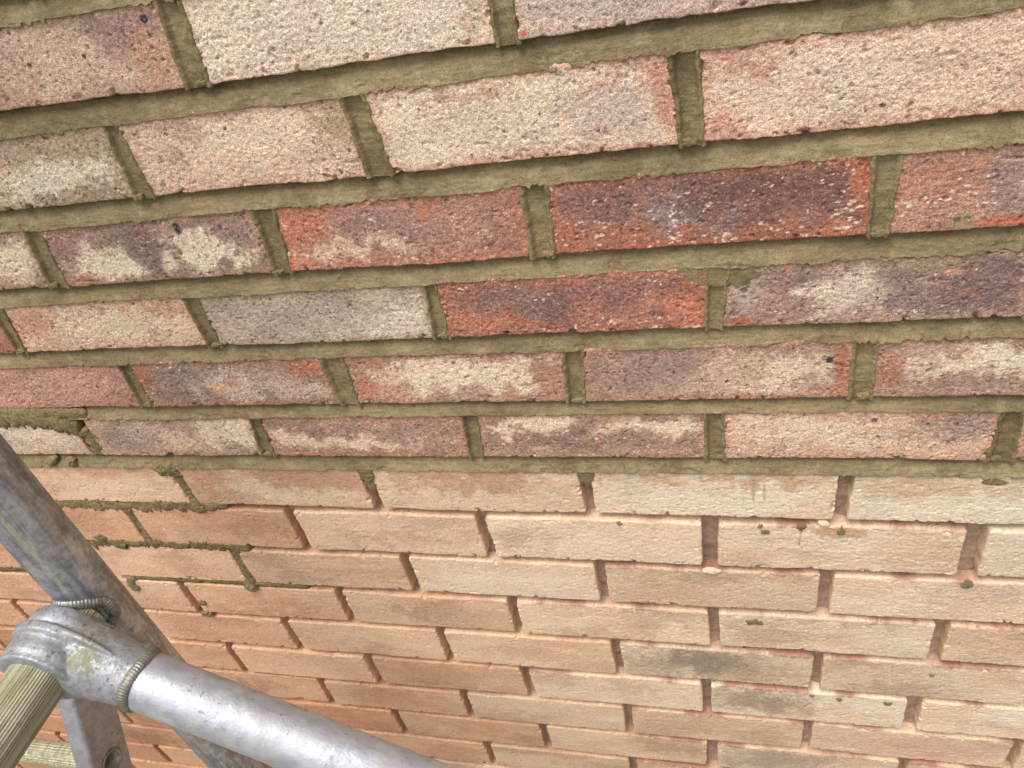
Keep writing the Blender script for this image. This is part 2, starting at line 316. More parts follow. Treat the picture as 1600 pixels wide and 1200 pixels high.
def face_tint(c, k, s, t, x, z, seed, lower):
    if not lower:
        base, blobs, edge = REC.get((c, k), (None, None, None))
        if base is None:
            r = random.Random(seed)
            base = r.choice([(206, 176, 154), (176, 128, 104), (168, 96, 78), (160, 126, 112), (212, 190, 166)])
            blobs = [(r.random(), r.random(), .25, .35, r.choice([CREAM, PINK, PUR, RED, TAN]), .8) for _ in range(4)]
            edge = r.choice([(190, 110, 82), (180, 140, 112)])
    else:
        r = random.Random(seed)
        m = float(np.clip((np.mean(x) + 620) / 720.0, 0, 1))
        if c <= 8 and m > .5: m = min(1.0, m + .1)
        a = np.array((229, 174, 131)); b = np.array((229, 203, 172))
        base = a * (1 - m) + b * m + (r.random() - .5) * np.array((20, 30, 34)) + (r.random() - .5) * np.array((4, -8, -14)) - max(0, c - 9) * np.array((1.5, 2.2, 3.0))
        blobs = []
        for _ in range(5):
            q = r.random()
            d = base * (0.86, 0.82, 0.80) if q < .35 else (base * (1.03, 1.05, 1.08) if q < .7 else base * (0.98, 0.90, 0.84))
            blobs.append((r.random(), r.random(), .12 + .25 * r.random(), .15 + .3 * r.random(), tuple(np.clip(d, 0, 245)), .65))
        blobs = blobs + LREC.get((c, k), [])
        edge = tuple(base * (1.0, 0.97, 0.93))
    C = np.empty(s.shape + (3,)); C[:] = clin(base)
    wx = (fbm(x / 14, z / 14, seed, 3) - .5); wz = (fbm(x / 14 + 50, z / 14, seed + 3, 3) - .5)
    # broad mottling
    mo = fbm(x / 22, z / 16, seed + 9, 4); amp = .80 if not lower else .26
    C *= (1 + amp * (mo - .5))[..., None]
    for (bs, bt, rs, rt, col, st) in blobs:
        wk = min(1.0, rs * 7)
        d = np.sqrt(((s - bs + wx * .26 * wk) / rs) ** 2 + ((t - bt + wz * .65 * wk) / rt) ** 2)
        m = min(1.0, st * (1.2 if not lower else 1.0)) * (1 - sstep(.30, 1.45, d + (fbm(x / 3.0, z / 3.0, seed + 5, 3) - .5) * .9 + (fbm(x / 1.4, z / 1.2, seed + 25, 2) - .5) * .5))
        C = C * (1 - m[..., None]) + clin(col) * m[..., None]
    # edge colour
    L = np.minimum(np.minimum(s, 1 - s) * 215, np.minimum(t, 1 - t) * 65)
    m = (1 - sstep(0, 11 if not lower else 5, L + (fbm(x / 4, z / 4, seed + 8, 3) - .5) * 12)) * (.88 if not lower else .5)
    C = C * (1 - m[..., None]) + clin(edge) * m[..., None]
    if not lower:   # flecks of red body, pale bloom
        f = fbm(x / 5.5, z / 4.0, seed + 20, 3); m = sstep(.63, .74, f) * .55
        C = C * (1 - m[..., None]) + (clin((190, 98, 70)) * .5 + C * .6) * m[..., None]
        f = fbm(x / 2.2, z / 1.6, seed + 31, 3); C *= (1 + .75 * (f - .5))[..., None]
        f = fbm(x / 3.2, z / 2.4, seed + 41, 2); m = sstep(.80, .87, f) * .8
        C = C * (1 - m[..., None]) + clin((72, 60, 62)) * m[..., None]
        if np.mean(clin(base)) < .25:
            f = fbm(x / 2.9, z / 2.0, seed + 51, 2) + .5 * (fbm(x / 18, z / 8, seed + 52, 2) - .55); m = sstep(.84, .90, f) * .85
            C = C * (1 - m[..., None]) + clin((232, 214, 196)) * m[..., None]
    else:           # pink-red arris where the old mortar was ground off
        f = fbm(x / 26, z * 0 + c, seed + 12, 3); red = fbm(x / 40, z * 0 + 3.3, 77 + c, 2)
        k_ = (.9 if np.mean(x) > -150 else .35)
        m = (1 - sstep(1.0, 5.0, (1 - t) * 66 + (fbm(x / 3, z / 3, seed + 6, 3) - .5) * 7)) * sstep(.40, .66, f * .6 + red * .4) * k_
        C = C * (1 - m[..., None]) + clin((176, 112, 92)) * m[..., None]
        f = fbm(x / 1.8, z / 1.4, seed + 31, 2); C *= (1 + .30 * (f - .5))[..., None]
        f = fbm(x / 30, z / 1.6, seed + 33, 3); C *= (1 + .14 * (f - .5))[..., None]
    for (mx, mz, rx, rz, col, st) in MARKS:
        ex_ = rx * 2.2 + 1; ez_ = rz * 2.2 + 1
        if x.max() < mx - ex_ or x.min() > mx + ex_ or z.max() < mz - ez_ or z.min() > mz + ez_: continue
        n = (fbm(x / 1.7 + mx, z / 1.7, 91, 3) - .5)
        d = np.sqrt(((x - mx) / rx) ** 2 + ((z - mz) / rz) ** 2) + n * .7
        m = st * (1 - sstep(.80, 1.10, d))
        C = C * (1 - m[..., None]) + clin(col) * m[..., None]
    lum = (C @ np.array((.2126, .7152, .0722)))[..., None]
    sat = .70 if lower else .50
    if lower: C = (lum * np.array((1.04, 1.0, .90)) * (1 - sat) + C * sat) * np.array((1.03, 1.01, .975))
    else: C = lum * np.array((1.11, .975, .85)) * (1 - sat) + C * sat
    if not lower:
        C = (.012 + C * 1.34) * np.array((1.045, .985, .905))
        redm = sstep(1.7, 3.0, C[..., 0] / np.maximum(C[..., 1], 1e-4))[..., None]
        C = C * (1 + redm * np.array((-.04, .05, -.10)))
    mx = C.max(-1, keepdims=True); C = C * np.where(mx > .68, (.68 + .20 * np.tanh((mx - .68) / .20)) / mx, 1.0)
    return np.clip(C, 0.012, .85)

CAMP = np.array([0.0028, -0.498, 0.0596]) * 1000
FWD = np.array([-0.25336684, 0.74725692, -0.61433895])
def res_for(xc, zc):
    d = (np.array([xc, 0, zc]) - CAMP) @ FWD
    vis = -1750 < xc < 620 and -1560 < zc < 90 and d > 200
    return max(0.75, d / 760.0 * 1.05) if vis else 9.0

def axis(n_edge, L, res):
    e = np.array([0, .35, .9, 1.8, 3.0])
    if res > 3: e = np.array([0, 1.2, 3.0])
    n = max(2, int(round((L - 2 * e[-1]) / res)))
    mid = np.linspace(e[-1], L - e[-1], n + 1)[1:-1]
    pos = np.concatenate([e, mid, L - e[::-1]])
    ring = np.array([-24.0, -9.0, -3.2])
    P = np.concatenate([np.zeros(3), pos, np.full(3, L)]) / L
    D = np.concatenate([ring, np.zeros(len(pos)), ring[::-1]])
    return P, D

def add_brick(A, c, k, xs, z0, z1, lower):
    xtl, xbl, xtr, xbr = xs
    seed = (c + 40) * 97 + int(k * 2 + 60) * 13
    r = random.Random(seed)
    Lx = xtr - xtl; Lz = z1 - z0
    res = res_for((xtl + xtr) / 2, (z0 + z1) / 2)
    ps, ds = axis(0, Lx, res); pt, dt = axis(0, Lz, res)
    S, T = np.meshgrid(ps, pt); DS, DT = np.meshgrid(ds, dt)
    ring = np.minimum(DS, DT); face = (ring > -1e-6)
    xl = xbl + (xtl - xbl) * T; xr = xbr + (xtr - xbr) * T
    ze = z0 + Lz * T
    # edge wander and rounded corners
    def rag(q, sd_): return .25 + 1.6 * sstep(.50, .72, fbm(q / 18, 0 * q + 2.5, sd_, 2))
    wl = (fbm(ze / 9, 0 * ze, seed + 1) - .5) * 2.2 + (fbm(ze / 2.2, 0 * ze, seed + 61, 2) - .5) * .9 * rag(ze, seed + 71)
    wr = (fbm(ze / 9, 0 * ze + 7, seed + 2) - .5) * 2.2 + (fbm(ze / 2.2, 0 * ze, seed + 62, 2) - .5) * .9 * rag(ze, seed + 72)
    R = 3.5 if not lower else 3.2
    dz = np.minimum(T, 1 - T) * Lz
    inset = np.where(dz < R, R - np.sqrt(np.maximum(R * R - (R - dz) ** 2, 0)), 0) * .8
    x = (xl + wl + inset) * (1 - S) + (xr + wr - inset) * S
    wb = (fbm(x / 14, 0 * x, seed + 3) - .5) * 1.8 + (fbm(x / 4.5, 0 * x, seed + 63, 3) - .5) * 1.0 * rag(x, seed + 73)
    wt = (fbm(x / 14, 0 * x + 5, seed + 4) - .5) * 2.0 + (fbm(x / 4.5, 0 * x, seed + 64, 3) - .5) * 1.0 * rag(x, seed + 74)
    wave = (fbm(x / 90, 0 * x + 9, 500 + c, 2) - .5) * 3.0
    z = (z0 + wb) * (1 - T) + (z1 + wt) * T + wave
    ex = np.minimum(S, 1 - S) * Lx; ez_t = (1 - T) * Lz; ez_b = T * Lz
    rr = 1.6 if not lower else 1.9
    def rnd(e, q): return np.where(e < q, q - np.sqrt(np.maximum(q * q - (q - e) ** 2, 0)), 0)
    out = -(rnd(ex, rr) + rnd(ez_b, rr * .8) + rnd(ez_t, rr * 1.2)) * .8
    e = np.minimum(ex, np.minimum(ez_t, ez_b))
    n1 = fbm(x / 45, z / 25, seed + 7, 2) - .5
    n2 = fbm(x / 3.4, z / 2.4, seed + 8, 3) - .5
    n3 = vnoise(x / 1.25, z / 1.0, seed + 10) - .5
    if lower:
        n2 = fbm(x / (2.4 + 2.2 * r.random()), z / 2.0, seed + 8, 3) - .5
        rg = .55 + .9 * float(np.clip((np.mean(x) + 350) / 500, 0, 1))
        pr = .7 + .9 * r.random()
        out = out + 1.4 * n1 + .38 * pr * rg * n2 + .38 * rg * n3 + .22 * sstep(.62, .78, fbm(x / 40, z / 5.0, seed + 90, 2)) * (r.random() < .3) - .8 * sstep(.76, .84, fbm(x / 3.5, z / 2.5, seed + 95, 2))
    else:
        q_ = .55 + .75 * r.random()
        out = out + 1.6 * n1 + .70 * q_ * n2 + .45 * (.6 + .5 * q_) * n3
    pit = fbm(x / 5, z / 4, seed + 14, 2); out -= sstep(.74, .86, pit) * (1.1 if not lower else .6)
    chip = fbm(x / 6.5, z / 5, seed + 15, 2); out -= sstep(.72, .84, chip) * 4.5 * (1 - sstep(0, 6.5, e))
    tilt = ((r.random() - .5) * 1.6 * (S - .5) + (r.random() - .5) * 1.4 * (T - .5) + (r.random() - .5) * 1.4) * (.5 if not lower else 1.0)
    out = out + tilt
    out = np.where(face, out, ring + (out * np.exp(ring / 3.0)))
    C = face_tint(c, k, S, T, x, z, seed, lower)
    A.grid(x / 1000, -out / 1000, z / 1000, C)

A_UP, A_LO = Acc(), Acc()
for c in range(C_HI, C_LO):
    lower = c >= 6
    off = 0.0 if c % 2 else 0.5
    z0 = bot(c); z1 = vtop(c) + (2.0 if c < 6 else .6 if c == 6 else 0)
    if lower and c > 6: z1 = bot(c - 1) - 10.0
    for i in range(-13, 11):
        k = i + off
        jl = joint(c, k); jr = joint(c, k + 1)
        g = 2.0 if not lower else 0.0      # true brick runs a little under the struck mortar
        xs = (jl[2] - g, jl[3] - g, jr[0] + g, jr[1] + g)
        add_brick(A_UP if not lower else A_LO, c, k, xs, z0, z1, lower)
o = wpart(link('weathered_brickwork', A_UP.mesh('weathered_brickwork'), M_WEATHERED, WALL)); o['label'] = 'pink, cream and red weathered bricks above the lowest finished joint'
o = wpart(link('cleaned_brickwork', A_LO.mesh('cleaned_brickwork'), M_CLEANED, WALL)); o['label'] = 'buff and orange scrubbed bricks with open raked joints'

# raked-out old mortar behind the lower bricks (one sheet with a hollow behind every joint)
A = Acc()
xs = np.arange(-1700, 640, 3.0); zs = np.arange(-1600, -446, 3.0)
X, Z = np.meshgrid(xs, zs)
D = 14.5 + 3.0 * (fbm(X / 16, Z / 12, 300, 3) - .5) * 2 + 1.5 * (fbm(X / 4, Z / 4, 301, 2) - .5)
A.grid(X / 1000, D / 1000, Z / 1000)
for (xa, xb, za, zb) in ((-3200, -1700, -2600, -446), (640, 2600, -2600, -446), (-1700, 640, -2600, -1600)):
    X, Z = np.meshgrid(np.linspace(xa, xb, 30), np.linspace(za, zb, 20)); A.grid(X / 1000, X * 0 + .0125, Z / 1000)
o = wpart(link('raked_out_mortar', A.mesh('raked_out_mortar'), M_OLD, WALL))
# solid backing of the wall (its inner leaf and the ends)
bm = bmesh.new(); bmesh.ops.create_cube(bm, size=1)
bmesh.ops.scale(bm, vec=(5.74, 0.20, 4.63), verts=bm.verts); bmesh.ops.translate(bm, vec=(-0.29, 0.126, -0.285), verts=bm.verts)
me = bpy.data.meshes.new('wall_core'); bm.to_mesh(me); bm.free()
o = wpart(link('wall_core', me, M_OLD, WALL, smooth=False))

# ------------------------------------------------------------------ struck pointing
def bed(A, c, xa, xb, res):
    """weather-struck bed joint under course c: recessed at the top, run out over the bricks below"""
    zt = bot(c); zb = vtop(c + 1)
    x = np.arange(xa, xb, res)
    H = zt - zb
    # rows: from above the brick's lower arris down to past the cut edge
    v = np.concatenate([[-.22, -.05], np.linspace(.02, .93, max(8, int(H / max(.8, res)))), [.96, .985, 1.0, 1.02, 1.05]])
    X, V = np.meshgrid(x, v)
    vc = np.clip(V, 0, 1)
    wave = (fbm(X / 90, 0 * X + 9, 500 + c, 2) - .5) * 3.0 * (1 - vc) + (fbm(X / 90, 0 * X + 9, 501 + c, 2) - .5) * 3.0 * vc
    edge = (fbm(X / 22, 0 * X, 700 + c, 3) - .5) * 3.2 + (fbm(X / 3.0, 0 * X, 720 + c, 3) - .5) * (.7 + 6.5 * sstep(.52, .74, fbm(X / 30, 0 * X + 4, 735 + c, 2)))
    Z = zt + wave - V * H + edge * np.clip(V, 0, 1) ** 2
    prof = -10.0 + 11.6 * np.clip(V, 0, 1) ** .66 + (1.0 if c == 5 else 0) * np.clip(V, 0, 1)
    prof = np.where(V < 0, -9.2, prof)
    n = (fbm(X / 34, V * 2, 740 + c, 2) - .5) * 1.5 + (fbm(X / 7, Z / 2.4, 760 + c, 3) - .5) * .9 + (vnoise(X / 1.5, Z / 1.1, 780 + c) - .5) * .5 + (fbm(X / 4, Z / 3, 790 + c, 3) - .5) * .8
    torn = sstep(.60, .72, fbm(X / 22, Z / 12, 800 + c, 3)); n -= torn * (.4 + 1.2 * (fbm(X / 2.6, Z / 2.6, 810, 2))) * .8
    out = prof + n
    out = np.where(V > .985, out - (V - .985) / .065 * 5.0, out)
    A.grid(X / 1000, -out / 1000, Z / 1000, flip=True)

def perp(A, c, k, res):
    jl = joint(c, k); zt = vtop(c) + 1.5; zb = bot(c) - 2.0
    if c == 5 and k == -3: return
    z = np.arange(zb, zt, res)
    v = np.concatenate([[-.12, -.05, -.01, .02], np.linspace(.05, .95, max(8, int(18 / max(.8, res)))), [.98, 1.01, 1.05, 1.12]])
    V, Z = np.meshgrid(v, z)
    tt = (Z - zb) / (zt - zb)
    xl = jl[1] + (jl[0] - jl[1]) * tt; xr = jl[3] + (jl[2] - jl[3]) * tt
    s = c * 31 + int(k * 2)
    el = (fbm(Z / 8, 0 * Z, 900 + s, 3) - .5) * 3.0 + (fbm(Z / 3.5, 0 * Z, 930 + s, 3) - .5) * 1.5
    er = (fbm(Z / 8, 0 * Z, 960 + s, 3) - .5) * 3.0 + (fbm(Z / 3.5, 0 * Z, 990 + s, 3) - .5) * 1.5
    X = xl * (1 - V) + xr * V + el * np.clip(1 - 2.5 * V, 0, 1) + er * np.clip(2.5 * V - 1.5, 0, 1)
    a = np.clip(V, 0, 1)
    trough = sstep(.10, .26, a) * (1 - sstep(.76, .92, a))
    prof = 1.2 - 3.3 * trough * (1.15 - .4 * a)
    fr = (fbm(X / 2.4, Z / 3.0, 1020 + s, 3) - .5) * 1.5 * (1 - trough)
    n = fr + (fbm(X / 9, Z / 6, 1040 + s, 2) - .5) * 1.3 + (vnoise(X / 1.4, Z / 1.4, 1050) - .5) * .3
    dent = sstep(.55, .8, tt) * .8
    out = prof + n - dent * trough
    e = np.maximum(-V, V - 1); out = np.where(e > -.001, out - np.clip(e, 0, 1) / .12 * 5.0 - .3, out)
    A.grid(X / 1000, -out / 1000, Z / 1000)

A_B, A_P = Acc(), Acc()
for c in range(C_HI, 6):
    if c >= -1:
        bed(A_B, c, -900, 560, 0.9)
        bed(A_B, c, -3100, -900, 10.0); bed(A_B, c, 560, 2550, 10.0)
    else:
        bed(A_B, c, -3100, 2550, 10.0)
    off = 0.0 if c % 2 else 0.5
    for i in range(-12, 11):
        k = i + off
        perp(A_P, c, k, 0.9 if (c >= 0 and -4 < k < 2) else 6.0)
o = wpart(link('bed_joint_pointing', A_B.mesh('bed_joint_pointing'), M_POINT, WALL)); o['label'] = 'olive struck mortar in the horizontal joints of the upper wall'
o = wpart(link('cross_joint_pointing', A_P.mesh('cross_joint_pointing'), M_POINT, WALL)); o['label'] = 'olive struck mortar in the upright joints of the upper wall'
# mortar body behind the pointing
A = Acc(); X, Z = np.meshgrid(np.linspace(-3100, 2550, 300), np.linspace(-446, 2010, 200)); A.grid(X / 1000, X * 0 + .009, Z / 1000)
wpart(link('bedding_mortar', A.mesh('bedding_mortar'), M_POINT, WALL))

# ------------------------------------------------------------------ rough fresh mortar: ribbons, smears, blobs
def ribbon(name, pts, rad, depth=0.0, label=None, seed=1, rough=1.0):
    """pts (x,z) mm, rough strand of mortar pressed in a joint; depth = how far its crown stands out of the face"""
    rad = np.asarray(rad, float) * 1.6; rough = rough * 1.0
    pts = np.array(pts, float); seg = np.hypot(*(pts[1:] - pts[:-1]).T); L = np.concatenate([[0], np.cumsum(seg)])
    n = max(12, int(L[-1] / 1.1)); s = np.linspace(0, L[-1], n)
    cx = np.interp(s, L, pts[:, 0]); cz = np.interp(s, L, pts[:, 1])
    ker = np.ones(5) / 5
    if n > 12:
        cx[2:-2] = np.convolve(cx, ker, 'valid'); cz[2:-2] = np.convolve(cz, ker, 'valid')
    rad = np.interp(s, L, rad) if np.ndim(rad) else np.full(n, float(rad))
    dep = np.interp(s, L, depth) if np.ndim(depth) else np.full(n, float(depth))
    tx = np.gradient(cx); tz = np.gradient(cz); tl = np.hypot(tx, tz); tx /= tl; tz /= tl
    m = 30; th = np.linspace(0, 2 * math.pi, m, endpoint=False)
    TH, Sg = np.meshgrid(th, s)
    cap = np.minimum(1, np.sqrt(np.clip(np.minimum(Sg, L[-1] - Sg) / 4.0, 0, 1)) + .02)
    rr = rad[:, None] * cap * (1 + rough * .55 * (fbm(Sg / 5.5, TH * 1.5, seed, 3) - .5) + rough * .5 * (fbm(Sg / 1.8, TH * 4, seed + 5, 2) - .5))
    lat = np.cos(TH) * rr; up = np.sin(TH) * rr * .62
    cut = dep[:, None] - rad[:, None] * .62
    up = np.minimum(up, dep[:, None] - cut + (fbm(Sg / 9, TH, seed + 8, 2) - .5) * 2)
    X = cx[:, None] - tz[:, None] * lat; Z = cz[:, None] + tx[:, None] * lat; Y = -(cut + up)
    A = Acc(); A.grid(X / 1000, Y / 1000, Z / 1000, wrap=True)
    o = wpart(link(name, A.mesh(name), M_WET, WALL))
    if label: o['label'] = label
    return o

def blob(name, x, z, rx, rz, h, seed, label=None, rot=0.0, irr=1.0):
    n = 46; m = 22
    th = np.linspace(0, 2 * math.pi, n, endpoint=False); q = np.linspace(0, 1, m)
    TH, Q = np.meshgrid(th, q)
    e = 1 + irr * 1.0 * (fbm(np.cos(TH) * 1.6 + 9, np.sin(TH) * 1.6 + 9, seed, 3) - .5)
    lx = np.cos(TH) * Q * rx * e; lz = np.sin(TH) * Q * rz * e
    X = x + lx * math.cos(rot) - lz * math.sin(rot); Z = z + lx * math.sin(rot) + lz * math.cos(rot)
    out = h * np.sqrt(np.clip(1 - Q ** 2.4, 0, 1)) * (.72 + .9 * (fbm(X / 3.2, Z / 3.0, seed + 2, 3) - .3)) + .25
    out = np.where(Q > .985, -1.5, out)
    A = Acc(); A.grid(X / 1000, -out / 1000, Z / 1000, wrap=True, flip=False)
    o = wpart(link(name, A.mesh(name), M_WET, WALL))
    if label: o['label'] = label
    return o

S_ = 'mortar_smear'
ribbon(S_, [(-800, -531), (-749, -527), (-695, -530), (-630, -528), (-585, -527), (-538, -524)], [7, 7, 8, 7.5, 7, 5], 1.2, 'rough olive mortar squeezed in the bed joint beside the scaffold tube', 11, 1.2)
ribbon(S_, [(-579, -462), (-577, -486), (-575, -507), (-574, -528)], [9, 6, 6, 7], [2.5, 0, -1, 2.5], 'olive mortar strand in an open cross joint', 12, 1.3)
ribbon(S_, [(-681, -532), (-678, -556), (-676, -590)], [7, 4.5, 6], [2, -1.5, 1], None, 13, 1.3)
ribbon(S_, [(-800, -606), (-763, -603), (-729, -599), (-674, -597), (-592, -598), (-541, -600)], [7, 8, 7, 7, 6.5, 4], 1.2, None, 14, 1.3)
ribbon(S_, [(-563, -600), (-566, -630), (-571, -660), (-574, -678)], [5, 5, 5, 8], [1, -.5, 0, 3], None, 15, 1.0)
ribbon(S_, [(-756, -673), (-707, -673), (-628, -672), (-573, -675), (-490, -674)], [4.5, 4.5, 4, 4, 3], 0, None, 16, 1.1)
ribbon(S_, [(-754, -672), (-763, -688), (-760, -704)], [5, 5.5, 5], [2.5, 3, 3.5], None, 17, .8)
ribbon(S_, [(-1150, -671), (-1040, -670), (-973, -670), (-926, -667)], [6, 6, 6, 4], .5, None, 18, 1.0)
ribbon(S_, [(-900, -388), (-762, -386), (-710, -388), (-682, -396), (-662, -403)], [9, 9, 9, 9, 8], [2, 3, 3.5, 3.5, 4.0], 'lumpy olive mortar smeared over the brick top above the tube', 19, 1.0)
ribbon(S_, [(-900, -378), (-790, -378), (-700, -380), (-640, -380)], [6, 6, 6, 4], 1.8, None, 29, .8)
ribbon(S_, [(-664, -402), (-658, -414), (-660, -428), (-664, -442)], [7, 6, 6.5, 8], [3.5, 1.5, 1.2, 1], None, 20, 1.3)
B_ = 'mortar_blob'
blob(B_, -586, -463, 14, 10, 4.5, 31, 'torn lump of mortar at the head of a cross joint', irr=1.4)
blob(B_, -576, -529, 9, 7, 3.5, 32, irr=1.2)
blob(B_, -573, -678, 9, 8, 6, 33, irr=.8)
blob(B_, -668, -722, 7, 6, 3, 34, irr=1.3)
blob(B_, -673, -748, 8, 6, 4, 35, irr=1.2)
blob(B_, -344, -468, 9, 13, 3.0, 36, 'torn lump of mortar hanging in an open joint', irr=1.3)
blob(B_, -345, -482, 6, 9, 1.0, 47, irr=1.3)
blob(B_, -113, -467, 8, 11, 1.5, 37, irr=1.0)
blob(B_, -734, -452, 10, 7, 5, 38, irr=1.4, rot=.6)
blob(B_, -706, -453, 6, 8, 6, 39, irr=1.0)
blob(B_, -752, -590, 9, 7, 3.5, 44, irr=1.2)
blob(B_, -720, -530, 9, 7, 3, 45, irr=1.3)
blob(B_, -726, -606, 6, 6, 3, 46, irr=1.3)
blob(B_, 8, -250.5, 33, 9.5, .9, 40, 'rough patch of mortar smeared over the brick corners', irr=.9, rot=-.12).data.materials[0] = M_POINT
blob(B_, 26, -248, 15, 11, 1.0, 48, irr=1.2).data.materials[0] = M_POINT
blob(B_, 52, -541, 4.2, 3.0, 1.8, 51, 'dab of olive mortar on a cream brick', irr=1.5)
blob(B_, 47, -534, 2.2, 2.0, 1.4, 52, irr=1.5)
blob(B_, 84, -533, 5.0, 3.8, 1.6, 53, irr=1.5)
blob(B_, -88, -534, 3.2, 3.4, 2.0, 54, irr=1.5)
blob(B_, 46, -692, 8.5, 6.5, 2.2, 55, 'largest dab of olive mortar, on a pink brick arris', irr=1.5)
blob(B_, 238, -611, 4.6, 5.0, 2.2, 56, irr=1.5)
blob(B_, 113, -838, 3.0, 3.0, 1.8, 57, irr=1.5)
blob(B_, 144, -841, 3.4, 3.6, 1.8, 58, irr=1.5)
blob(B_, 196, -842, 4.4, 4.0, 1.8, 59, irr=1.5)
blob(B_, 234, -468, 10, 3.8, 1.0, 60, irr=.5)
blob(B_, 232, -775, 2.8, 2.6, 1.5, 61, irr=1.5)
blob(B_, 120, -537, 3.8, 5.2, 1.8, 62, irr=1.5)
for (x, z, rx, rz, s) in ((104, -527, 5.5, 3.4, 71), (1, -606, 10, 4.5, 72)):
    o = blob('lime_fragment', x, z, rx, rz, 2.6, s, 'pale chip of old lime on a brick arris', rot=-.5 if s == 71 else 0, irr=.7)
    o.data.materials.clear(); t = NT('lime_chip'); t.set(Base_Color=lin((222, 194, 166)), Roughness=.8); o.data.materials.append(t.m)
# crumbs of mortar at the feet of the upper cross joints
for c in range(0, 6):
    for k, jj in J[c].items():
        r = random.Random(c * 50 + int(k * 4))
        if r.random() < .8:
            blob('mortar_crumb', (jj[1] + jj[3]) / 2 + r.uniform(-6, 6), bot(c) + r.uniform(0, 3), r.uniform(4, 8), r.uniform(2.0, 3.4), r.uniform(.8, 2.0), 100 + c * 9 + int(k * 2), irr=1.5)

# ------------------------------------------------------------------ ground
t = NT('bare_ground')
a = t.noise(1.2, 5, .6); b_ = t.noise(30, 4, .6)
t.set(Base_Color=t.mix(t.ramp(b_, [(.3, 0.), (.7, 1.)]), t.mix(a, (.16, .14, .11), (.24, .21, .17)), (.30, .27, .22)), Roughness=.95)
t.set(Normal=t.bump(b_, .02, .6))
me = bpy.data.meshes.new('ground'); me.from_pydata([(-800, -800, -2.6), (800, -800, -2.6), (800, 800, -2.6), (-800, 800, -2.6)], [], [(0, 1, 2, 3)])
g = link('ground', me, t.m, None, False); g['kind'] = 'structure'

# ------------------------------------------------------------------ scaffold metals
def mat_metal(name, c1, c2, grime, gcol, r0, r1, streak, metallic=.85, scale=1.0, spots=.5, moss=False):
    t = NT(name)
    a = t.noise(9 * scale, 5, .65, dist=.6); b_ = t.noise(60 * scale, 4, .6); f = t.noise(420, 2, .6)
    s1 = t.noise(1.0, 4, .6, vec=t.map(streak))
    a2 = t.noise(26 * scale, 5, .7, dist=1.0)
    c = t.mix(t.ramp(a2, [(.42, 0.), (.58, 1.)]), c1, c2)
    c = t.mix(t.ramp(s1, [(.42, 0.), (.75, .5)]), c, tuple(np.array(c1) * .6))
    gm = t.math('MULTIPLY', t.ramp(a, [(.44, 0.), (.58, 1.)]), t.ramp(b_, [(.42, .1), (.56, 1.)]))
    gm = t.math('MULTIPLY', gm, grime)
    c = t.mix(gm, c, gcol)
    d1 = t.ramp(t.noise(210, 2, .5), [(.63, 0.), (.66, 1.)]); d2 = t.ramp(t.noise(22, 2, .5), [(.46, 0.), (.58, 1.)])
    dots = t.math('MULTIPLY', d1, d2)
    scr = t.ramp(t.noise(1.0, 2, .5, vec=t.map((900, 50, 50), (.3, .5, .9)), dist=1.5), [(.70, 0.), (.76, .5)])
    c = t.mix(scr, c, tuple(np.array(c2) * .55))
    c = t.mix(t.math('MULTIPLY', dots, spots), c, (.10, .07, .05))
    met = t.math('SUBTRACT', metallic, t.math('MULTIPLY', gm, metallic * .8))
    if moss:
        P = BC + BD * .048 + Vector((0, -.012, .030))
        vd = t.n('ShaderNodeVectorMath'); vd.operation = 'DISTANCE'; t.l(t.tc.outputs['Object'], vd.inputs[0]); vd.inputs[1].default_value = P
        near = t.math('SUBTRACT', 1.0, t.math('DIVIDE', vd.outputs['Value'], .026))
        mm = t.ramp(t.math('ADD', near, t.math('MULTIPLY', t.math('SUBTRACT', b_, .5), 2.2)), [(.40, 0.), (.66, .7)])
        c = t.mix(mm, c, (.23, .23, .10)); met = t.math('MULTIPLY', met, t.math('SUBTRACT', 1.0, t.math('MULTIPLY', mm, .8)))
    ro = t.ramp(b_, [(.3, r0), (.7, r1)])
    t.set(Base_Color=c, Metallic=met, Roughness=ro)
    n = t.bump(f, .0003 if metallic > .55 else .00018, .9); n = t.bump(b_, .0006, .5, n); n = t.bump(s1, .0003, .5, n)
    t.set(Normal=n)
    return t.m
AX, AY, CZ = -.565, -.166, -.466
BC = Vector((AX, -.218, CZ)); ba = .405
BD = Vector((math.cos(ba), -.0824, -math.sin(ba))).normalized()
